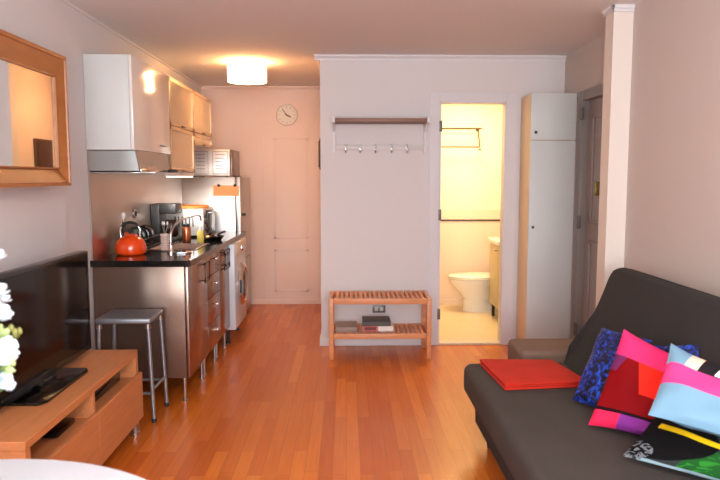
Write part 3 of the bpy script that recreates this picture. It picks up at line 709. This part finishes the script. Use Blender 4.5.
# boxes inside
t = thing('set_top_box', 'black set-top box in the far open shelf of the console', 'set-top box', (-1.37, 3.24, .322))
obj('case', box(B(), -1.50, -1.225, 3.02, 3.46, .3265, .385, .004), BLACKG, t)
obj('foot', box(B(), -1.48, -1.24, 3.04, 3.44, .3215, .3262), BLACKM, t)
t = thing('media_player', 'small black media player in the near open shelf of the console', 'media player', (-1.28, 2.75, .322))
obj('case', box(B(), -1.36, -1.215, 2.67, 2.85, .3265, .350, .005), BLACKG, t)
obj('foot', box(B(), -1.34, -1.23, 2.69, 2.83, .3215, .3262), BLACKM, t)
# TV
TYa, TYb, TZa, TZb, TVX = 2.43, 3.455, .505, 1.035, -1.375
t = thing('television', 'black flat screen television standing on the oak console', 'television', (TVX, 2.94, VZ))
obj('case', box(B(), TVX-.045, TVX, TYa, TYb, TZa, TZb, .006), BLACKG, t)
bm = B(); bz = .018
for a in ((TYa+.002, TYa+bz, TZa+.002, TZb-.002), (TYb-bz, TYb-.002, TZa+.002, TZb-.002), (TYa+bz, TYb-bz, TZb-bz, TZb-.002), (TYa+bz, TYb-bz, TZa+.002, TZa+.03)): box(bm, TVX, TVX+.006, *a, .001, 1)
obj('bezel', bm, BLACKG, t)
obj('screen', box(B(), TVX+.0003, TVX+.003, TYa+bz, TYb-bz, TZa+.03, TZb-bz), SCREEN, t)
obj('neck', box(B(), TVX-.03, TVX+.012, 2.86, 3.02, VZ+.015, TZa+.001, .003), BLACKG, t)
obj('stand_base', prism(B(), [(-1.47, 2.66), (-1.285, 2.66), (-1.262, 2.70), (-1.262, 3.13), (-1.285, 3.17), (-1.47, 3.17)], VZ+.001, VZ+.014, 'Z', .003, 2), BLACKG, t)

# ------------------------------------------------------------------ sofa
SX, SYF, SYN = .632, 3.44, 1.42
t = thing('sofa_bed', 'charcoal grey fabric sofa bed against the right wall', 'sofa', (1.1, 2.45, 0))
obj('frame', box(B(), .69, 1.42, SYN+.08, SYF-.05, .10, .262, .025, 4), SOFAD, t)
obj('seat', box(B(), SX, 1.30, SYN, SYF, .255, .424, .045, 6), SOFA, t)
bp_ = [(1.15, .40), (1.23, .50), (1.335, .70), (1.405, .91), (1.435, .942), (1.50, .946), (1.53, .92), (1.50, .72), (1.40, .45), (1.34, .36), (1.16, .36)]
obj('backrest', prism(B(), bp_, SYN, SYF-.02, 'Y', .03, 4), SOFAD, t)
for x in (.76, 1.36):
    for y in (SYN+.16, SYF-.14): obj('leg', lathe(B(), [(.018, 0), (.022, .1005)], (x, y, 0), 16), mat('dark_leg', (60, 40, 28), .4), t)
# ottoman
t = thing('ottoman', 'taupe upholstered ottoman behind the far end of the sofa', 'ottoman', (1.26, 3.7, 0))
obj('cushion', box(B(), .965, 1.50, 3.50, 3.81, .14, .462, .03, 5), TAUPE, t)
for x in (1.02, 1.45):
    for y in (3.55, 3.76): obj('leg', lathe(B(), [(.016, 0), (.02, .141)], (x, y, 0), 14), MC['dark_leg'], t)
# red blanket, folded
def quadslab(pts, z0, z1, bev=.008, seg=3): return prism(B(), pts, z0, z1, 'Z', bev, seg)
t = thing('folded_blanket', 'red wool blanket folded on the far end of the sofa', 'blanket', (.92, 3.24, .433))
q = [tuple(meas(a, b, Z=.455)[:2]) for a, b in ((479, 359), (552, 359.5), (589, 381), (505, 384.5))]
for k, (nm, d) in enumerate((('fold', .0), ('fold', .006), ('fold', .002))):
    pts = [(x+d*(1 if x < .9 else -1), y+d*(1 if y < 3.2 else -1)) for x, y in q]
    obj(nm, quadslab(pts, .4255+k*.0105, .4355+k*.0105, .004, 3), REDW, t)

# ------------------------------------------------------------------ cushions
def cushion(TL, TR, BR, BL, th, m, label, pinch=.05, seed=0):
    TL, TR, BR, BL = [Vector(p) for p in (TL, TR, BR, BL)]
    c = (TL+TR+BR+BL)/4; n = ((TR-BL).cross(TL-BR)).normalized()
    if n.dot(Vector((-1, -1, .6))) < 0: n = -n
    rnd = random.Random(seed); ph = [rnd.uniform(0, 6) for _ in range(6)]
    N = 28; bm = B(); uvl = bm.loops.layers.uv.new('UVMap'); V = {}
    for side in (1, -1):
        for i in range(N+1):
            for j in range(N+1):
                u, v = i/N, j/N
                edge = i in (0, N) or j in (0, N)
                if edge and side == -1: V[(side, i, j)] = V[(1, i, j)]; continue
                a, b = 2*u-1, 2*v-1
                a2 = a*(1-pinch*(1-b*b)*abs(a)**2); b2 = b*(1-pinch*(1-a*a)*abs(b)**2)
                uu, vv = (a2+1)/2, (b2+1)/2
                p = BL.lerp(BR, uu).lerp(TL.lerp(TR, uu), vv)
                h = th/2*(max(0, (1-a**2)*(1-b**2)))**.42
                wr = .004*(math.sin(9*a+3*b+ph[0])+math.sin(7*b-5*a+ph[1]))*(1 if h > .01 else h/.01)
                V[(side, i, j)] = bm.verts.new(p+n*side*(h+wr*.6))
    for side in (1, -1):
        for i in range(N):
            for j in range(N):
                q = [V[(side, i, j)], V[(side, i+1, j)], V[(side, i+1, j+1)], V[(side, i, j+1)]]
                st = [(i, j), (i+1, j), (i+1, j+1), (i, j+1)]
                try: f = bm.faces.new(q if side == 1 else q[::-1])
                except ValueError: continue
                uvs = st if side == 1 else st[::-1]
                for lp, (a, b) in zip(f.loops, uvs): lp[uvl].uv = (a/N, b/N)
    lowz = min(v.co.z for v in bm.verts)
    return obj('throw_pillow', bm, m, None, (c.x, c.y, lowz), label=label, cat='pillow')
VELVET = velvet()
P2m = pattern('red_pink_cloth', (126, 2, 8), [
    ((228, 50, 110), [(0, 1, .74)]), ((110, 40, 90), [(-1, .6, .24), (0, 1, .58), (0, -1, -.74)]),
    ((250, 44, 30), [(1, .55, .78), (0, -1, -.74), (0, 1, .42)]),
    ((236, 40, 84), [(0, -1, -.17), (-1, 0, -.42)]), ((134, 50, 140), [(0, -1, -.17), (1, 0, .42)]), ((30, 6, 12), [(0, 1, .165), (0, -1, -.20)])])
P3m = pattern('blue_pink_stripe_cloth', (122, 162, 188), [
    ((232, 70, 140), [(0, 1, .42), (0, -1, -.70)]), ((236, 214, 192), [(0, 1, .70), (1, -.15, .05)]), ((34, 30, 34), [(0, 1, .70), (0, -1, -.97), (1, -.15, .16)]), ((236, 236, 236), [(0, 1, .72), (1, -.15, .29)])])
P4m = pattern('black_green_cloth', (50, 54, 56), [
    ((44, 128, 44), [(1, -.3, .42), (0, -1, -.50)]), ((28, 86, 34), [(1, -.3, .42), (0, -1, -.50), ('noise', 5, .10)]),
    ((6, 6, 8), [('circle', .15, .52, .48)]), ((160, 186, 196), [(0, -1, -.03), (1, 0, .12)]),
    ((120, 124, 130), [('circle', .08, .14, .15), ('noise', 9, .05)]), ((238, 196, 20), [(0, 1, .585), (0, -1, -.68), (1, 0, .12)])])
RED2 = mat('plain_red_cloth', (190, 24, 34), .8)
m_ = meas
cushion(m_(602, 327, 2.86), m_(652, 340, 2.66), m_(634, 424, Z=.442), m_(572, 400, Z=.442), .10, VELVET, 'crushed blue velvet pillow standing in front of the sofa back, leftmost pillow', .04, 1)
cushion(m_(624, 329, 2.56), m_(694, 364, 2.42), m_(654, 439, Z=.445), m_(588, 425, Z=.442), .10, P2m, 'dark red pillow with pink, purple and orange blocks, beside the blue velvet pillow', .04, 2)
cushion(m_(650, 345, 2.58), m_(699, 344, 2.40), m_(700, 400, 2.38), m_(655, 400, 2.54), .04, VELVET, 'blue velvet pillow mostly hidden behind the light blue striped pillow', .04, 3)
cushion(m_(671, 343, 2.26), m_(800, 412, 1.98), m_(776, 452, 1.84), m_(648, 415, 2.09), .10, P3m, 'light blue pillow with broad pink stripe on top of the black pillow', .04, 4)
cushion(m_(663, 405, Z=.59), m_(795, 462, Z=.58), m_(755, 492, Z=.450), m_(622, 456, Z=.448), .08, P4m, 'black and green pillow with yellow stripe lying lowest at the right', .03, 5)
cushion(m_(704, 362, 2.28), m_(740, 372, 2.08), m_(745, 420, 2.06), m_(706, 410, 2.26), .04, RED2, 'red pillow peeking out behind the light blue striped pillow', .04, 6)

# ------------------------------------------------------------------ bathroom things
t = thing('toilet', 'white toilet in the bathroom, seen from its side through the door', 'toilet', (1.4, 6.9, .012))
def loft(rings_, m, name, par, **k):
    """rings: (cx, cy, rx, ry, z)"""
    bm = B(); R = []
    for (cx, cy, rx, ry, z) in rings_:
        R.append([bm.verts.new((cx+rx*math.cos(2*PI*i/32), cy+ry*math.sin(2*PI*i/32), z)) for i in range(32)])
    for A, Bq in zip(R, R[1:]):
        for i in range(32): bm.faces.new((A[i], A[(i+1) % 32], Bq[(i+1) % 32], Bq[i]))
    bm.faces.new(R[0][::-1]); bm.faces.new(R[-1]); return obj(name, bm, m, par, **k)
TYc = 6.78
loft([(1.43, TYc, .20, .105, .012), (1.43, TYc, .195, .10, .06), (1.40, TYc, .155, .085, .14), (1.38, TYc, .19, .125, .22), (1.35, TYc, .245, .172, .30), (1.345, TYc, .262, .182, .350), (1.345, TYc, .262, .182, .358)], PORC, 'bowl', t)
loft([(1.345, TYc, .25, .18, .359), (1.34, TYc, .262, .187, .364), (1.34, TYc, .262, .187, .376), (1.345, TYc, .255, .183, .380)], PORC, 'seat', t)
loft([(1.345, TYc, .252, .180, .3805), (1.34, TYc, .262, .187, .386), (1.345, TYc, .24, .17, .402), (1.345, TYc, .10, .08, .406)], PORC, 'lid', t)
obj('tank', box(B(), 1.61, 1.79, 6.67, 6.98, .30, .72, .02, 4), PORC, t)
obj('flush_lever', tube(B(), [(1.608, 6.76, .66), (1.595, 6.76, .66), (1.595, 6.82, .655)], .006, 8), CHROME, t)
t = thing('bathroom_vanity', 'washbasin cabinet on short legs at the right inside the bathroom', 'vanity', (1.6, 6.34, .012))
obj('cabinet', box(B(), 1.475, 1.795, 6.14, 6.54, .15, .77, .004), mat('olive_grey_laminate', (196, 178, 128), .35), t)
obj('door', box(B(), 1.459, 1.473, 6.145, 6.535, .155, .765, .003), MC['olive_grey_laminate'], t)
obj('knob', lathe(B(), [(.006, 0), (.006, -.014), (.013, -.020), (.009, -.028)], (1.458, 6.20, .72), 12, 'X'), SATIN, t)
bm = box(B(), 1.435, 1.798, 6.115, 6.56, .771, .820, .012, 3); obj('basin', bm, PORC, t)
bm = tube(B(), [(1.72, 6.34, .821), (1.72, 6.34, .90), (1.69, 6.34, .925), (1.64, 6.34, .92), (1.62, 6.34, .90)], .010, 10); obj('tap', bm, CHROME, t)
for x in (1.50, 1.76):
    for y in (6.17, 6.51): obj('leg', lathe(B(), [(.016, .012), (.016, .149)], (x, y, 0), 12), BLACKM, t)
t = thing('towel_rack', 'chrome train-style towel rack high on the bathroom wall', 'towel rack', (1.2, 7.13, 1.8))
bm = B()
for y in (7.06, 6.95): tube(bm, [(.90, y, 1.94), (1.455, y, 1.94)], .006, 8)
obj('shelf_bars', bm, mat('aged_metal', (96, 72, 48), .5, .1), t)
obj('rail', tube(B(), [(.90, 6.98, 1.745), (1.43, 6.98, 1.745)], .008, 8), mat('aged_metal', (96, 72, 48), .5, .1), t)
for x in (.93, 1.43):
    bm = tube(B(), [(x, 7.128, 1.94), (x, 6.93, 1.94)], .007, 8); tube(bm, [(x, 7.06, 1.935), (x, 7.05, 1.86), (x, 7.0, 1.80), (x, 6.98, 1.75)], .007, 8); lathe(bm, [(.02, 0), (.02, -.01)], (x, 7.13, 1.94), 14, 'Y')
    lathe(bm, [(.012, -.008), (.016, 0), (.012, .008)], (x, 6.98, 1.72), 12); obj('bracket', bm, mat('aged_metal', (96, 72, 48), .5, .1), t)

# ------------------------------------------------------------------ white round table + flowers
tx, ty, TR_ = -.80, .962, .583
t = thing('round_table', 'round white table at the bottom left, nearest the camera', 'table', (tx, ty, 0))
obj('tabletop', lathe(B(), [(TR_-.012, .715), (TR_, .722), (TR_, .734), (TR_-.008, .740), (.05, .740)], (tx, ty, 0), 128), TABLEW, t)
obj('pedestal', lathe(B(), [(.04, .02), (.035, .06), (.03, .40), (.04, .66), (.10, .7145)], (tx, ty, 0), 32), TABLEW, t)
obj('base', lathe(B(), [(.28, 0), (.28, .008), (.12, .022), (.045, .03)], (tx, ty, 0), 48), TABLEW, t)
vx, vy, vz = -.795, 1.34, .741
t = thing('glass_vase', 'clear glass vase of white flowers standing on the round white table', 'vase', (vx, vy, vz))
bm = lathe(B(), [(.040, .001), (.045, .006), (.038, .06), (.034, .11), (.045, .16), (.042, .16), (.031, .11), (.035, .06), (.041, .012), (.01, .008)], (vx, vy, vz), 32)
obj('body', bm, GLASS, t)
PET = mat('white_petal', (236, 244, 250), .6, sheen=.2); PETG = mat('pale_green_petal', (206, 226, 160), .6); STEM = mat('green_stem', (70, 104, 44), .6); LEAF = mat('leaf_green', (66, 88, 40), .55)
def blossom(bm, c, r, rnd):
    ax = (Vector(c)-Vector((vx, vy, vz+.25))).normalized()
    t1 = ax.orthogonal().normalized(); t2 = ax.cross(t1)
    for lay, n_, op in ((0, 6, 1.15), (1, 5, .65)):
        for k in range(n_):
            a = 2*PI*(k+lay*.5)/n_+rnd.uniform(-.15, .15); d = (t1*math.cos(a)+t2*math.sin(a))
            dirv = (d*math.sin(op)+ax*math.cos(op)).normalized(); s = ax.cross(d).normalized(); L = r*rnd.uniform(.9, 1.1)
            c0 = Vector(c); row = []
            for q, wd, lift in ((0, .10, 0), (.35, .30, .04), (.7, .36, .12), (1, .12, .26)):
                m_ = c0+dirv*L*q+ax*lift*r
                row.append((bm.verts.new(m_-s*wd*r+ax*.06*r), bm.verts.new(m_), bm.verts.new(m_+s*wd*r+ax*.06*r)))
            for A, Bq in zip(row, row[1:]):
                bm.faces.new((A[0], A[1], Bq[1], Bq[0])); bm.faces.new((A[1], A[2], Bq[2], Bq[1]))
    bmesh.ops.create_icosphere(bm, subdivisions=1, radius=r*.16, matrix=Matrix.Translation(Vector(c)+ax*r*.15))
P = lambda a, b, Y: meas(a, b, Y)
heads = [(-4, 260, 1.34, .020, 0, 0), (-20, 272, 1.36, .026, 0, 1), (-3, 296, 1.36, .024, 0, 2), (-2, 318, 1.30, .026, 0, 3), (-20, 305, 1.30, .03, 0, 4), (-3, 340, 1.34, .026, 1, 5), (5, 350, 1.30, .024, 1, 6), (1, 366, 1.33, .024, 1, 7),
         (-8, 358, 1.28, .030, 1, 8), (-4, 380, 1.31, .024, 0, 9), (-24, 340, 1.26, .03, 0, 10), (-36, 320, 1.36, .03, 0, 11), (-46, 290, 1.34, .03, 0, 12), (-40, 365, 1.38, .03, 1, 13), (-56, 345, 1.36, .03, 0, 14), (-26, 380, 1.40, .03, 1, 15)]
desc = ['topmost bloom at the tip of the bouquet', 'second highest, left of the topmost bloom', 'just below the topmost bloom', 'large, halfway up the right side', 'halfway up, left of the large right bloom', 'green tinged, low on the right above the sprig', 'green tinged, rightmost of the bouquet', 'green tinged, under the rightmost bloom',
        'green tinged, facing the camera low down', 'lowest on the right over the console', 'large, front centre', 'left of centre, middle height', 'upper left side', 'green tinged, lower left at the back', 'outermost on the left', 'green tinged, lowest at the back']
for (hx, hy, HY, r, g, i) in heads:
    rnd = random.Random(i+40); p = P(hx, hy, HY)
    t = thing('flower_stem', 'white flower in the glass vase, '+desc[i], 'flower', (vx, vy, vz+.02), 'white flowers in the vase')
    bot = Vector((vx+rnd.uniform(-.018, .018), vy+rnd.uniform(-.018, .018), vz+.02)); mid = Vector((vx+(p.x-vx)*.25, vy+(p.y-vy)*.25, vz+.16))
    obj('stem', tube(B(), [bot, mid, mid.lerp(p, .6)+Vector((0, 0, .01)), p], .0022, 6), STEM, t)
    bm = B(); blossom(bm, p, r, rnd)
    for k in range(3):
        off = Vector((rnd.uniform(-1, 1), rnd.uniform(-1, 1), rnd.uniform(-1, 1)))*r*.65; blossom(bm, p+off, r*.62, rnd)
    obj('blossom', bm, PETG if g and i % 2 else PET, t)
    bm = B(); q = mid.lerp(p, .7); d = (p-mid).normalized().orthogonal().normalized(); n2 = (p-mid).normalized()
    a = [bm.verts.new(x) for x in (q, q+d*.012+n2*.012+Vector((0, 0, .003)), q+d*.028+n2*.02, q+d*.015+n2*.001)]
    bm.faces.new(a); obj('leaf', bm, LEAF, t)
t = thing('leafy_sprig', 'thin olive green sprig sticking out on the right of the bouquet', 'sprig', (vx, vy, vz+.02))
p = P(18, 334, 1.32)
obj('stem', tube(B(), [(vx+.01, vy, vz+.03), (vx+.02, vy-.005, vz+.18), p], .0016, 6), STEM, t)
bm = B()
for k in range(5):
    c = p+Vector((random.uniform(-.016, .006), random.uniform(-.01, .01), random.uniform(-.018, .014))); bmesh.ops.create_icosphere(bm, subdivisions=1, radius=.006, matrix=Matrix.Translation(c) @ Matrix.Diagonal((1, .8, 1.5, 1)))
obj('bud', bm, mat('olive_bud', (120, 116, 48), .5), t)
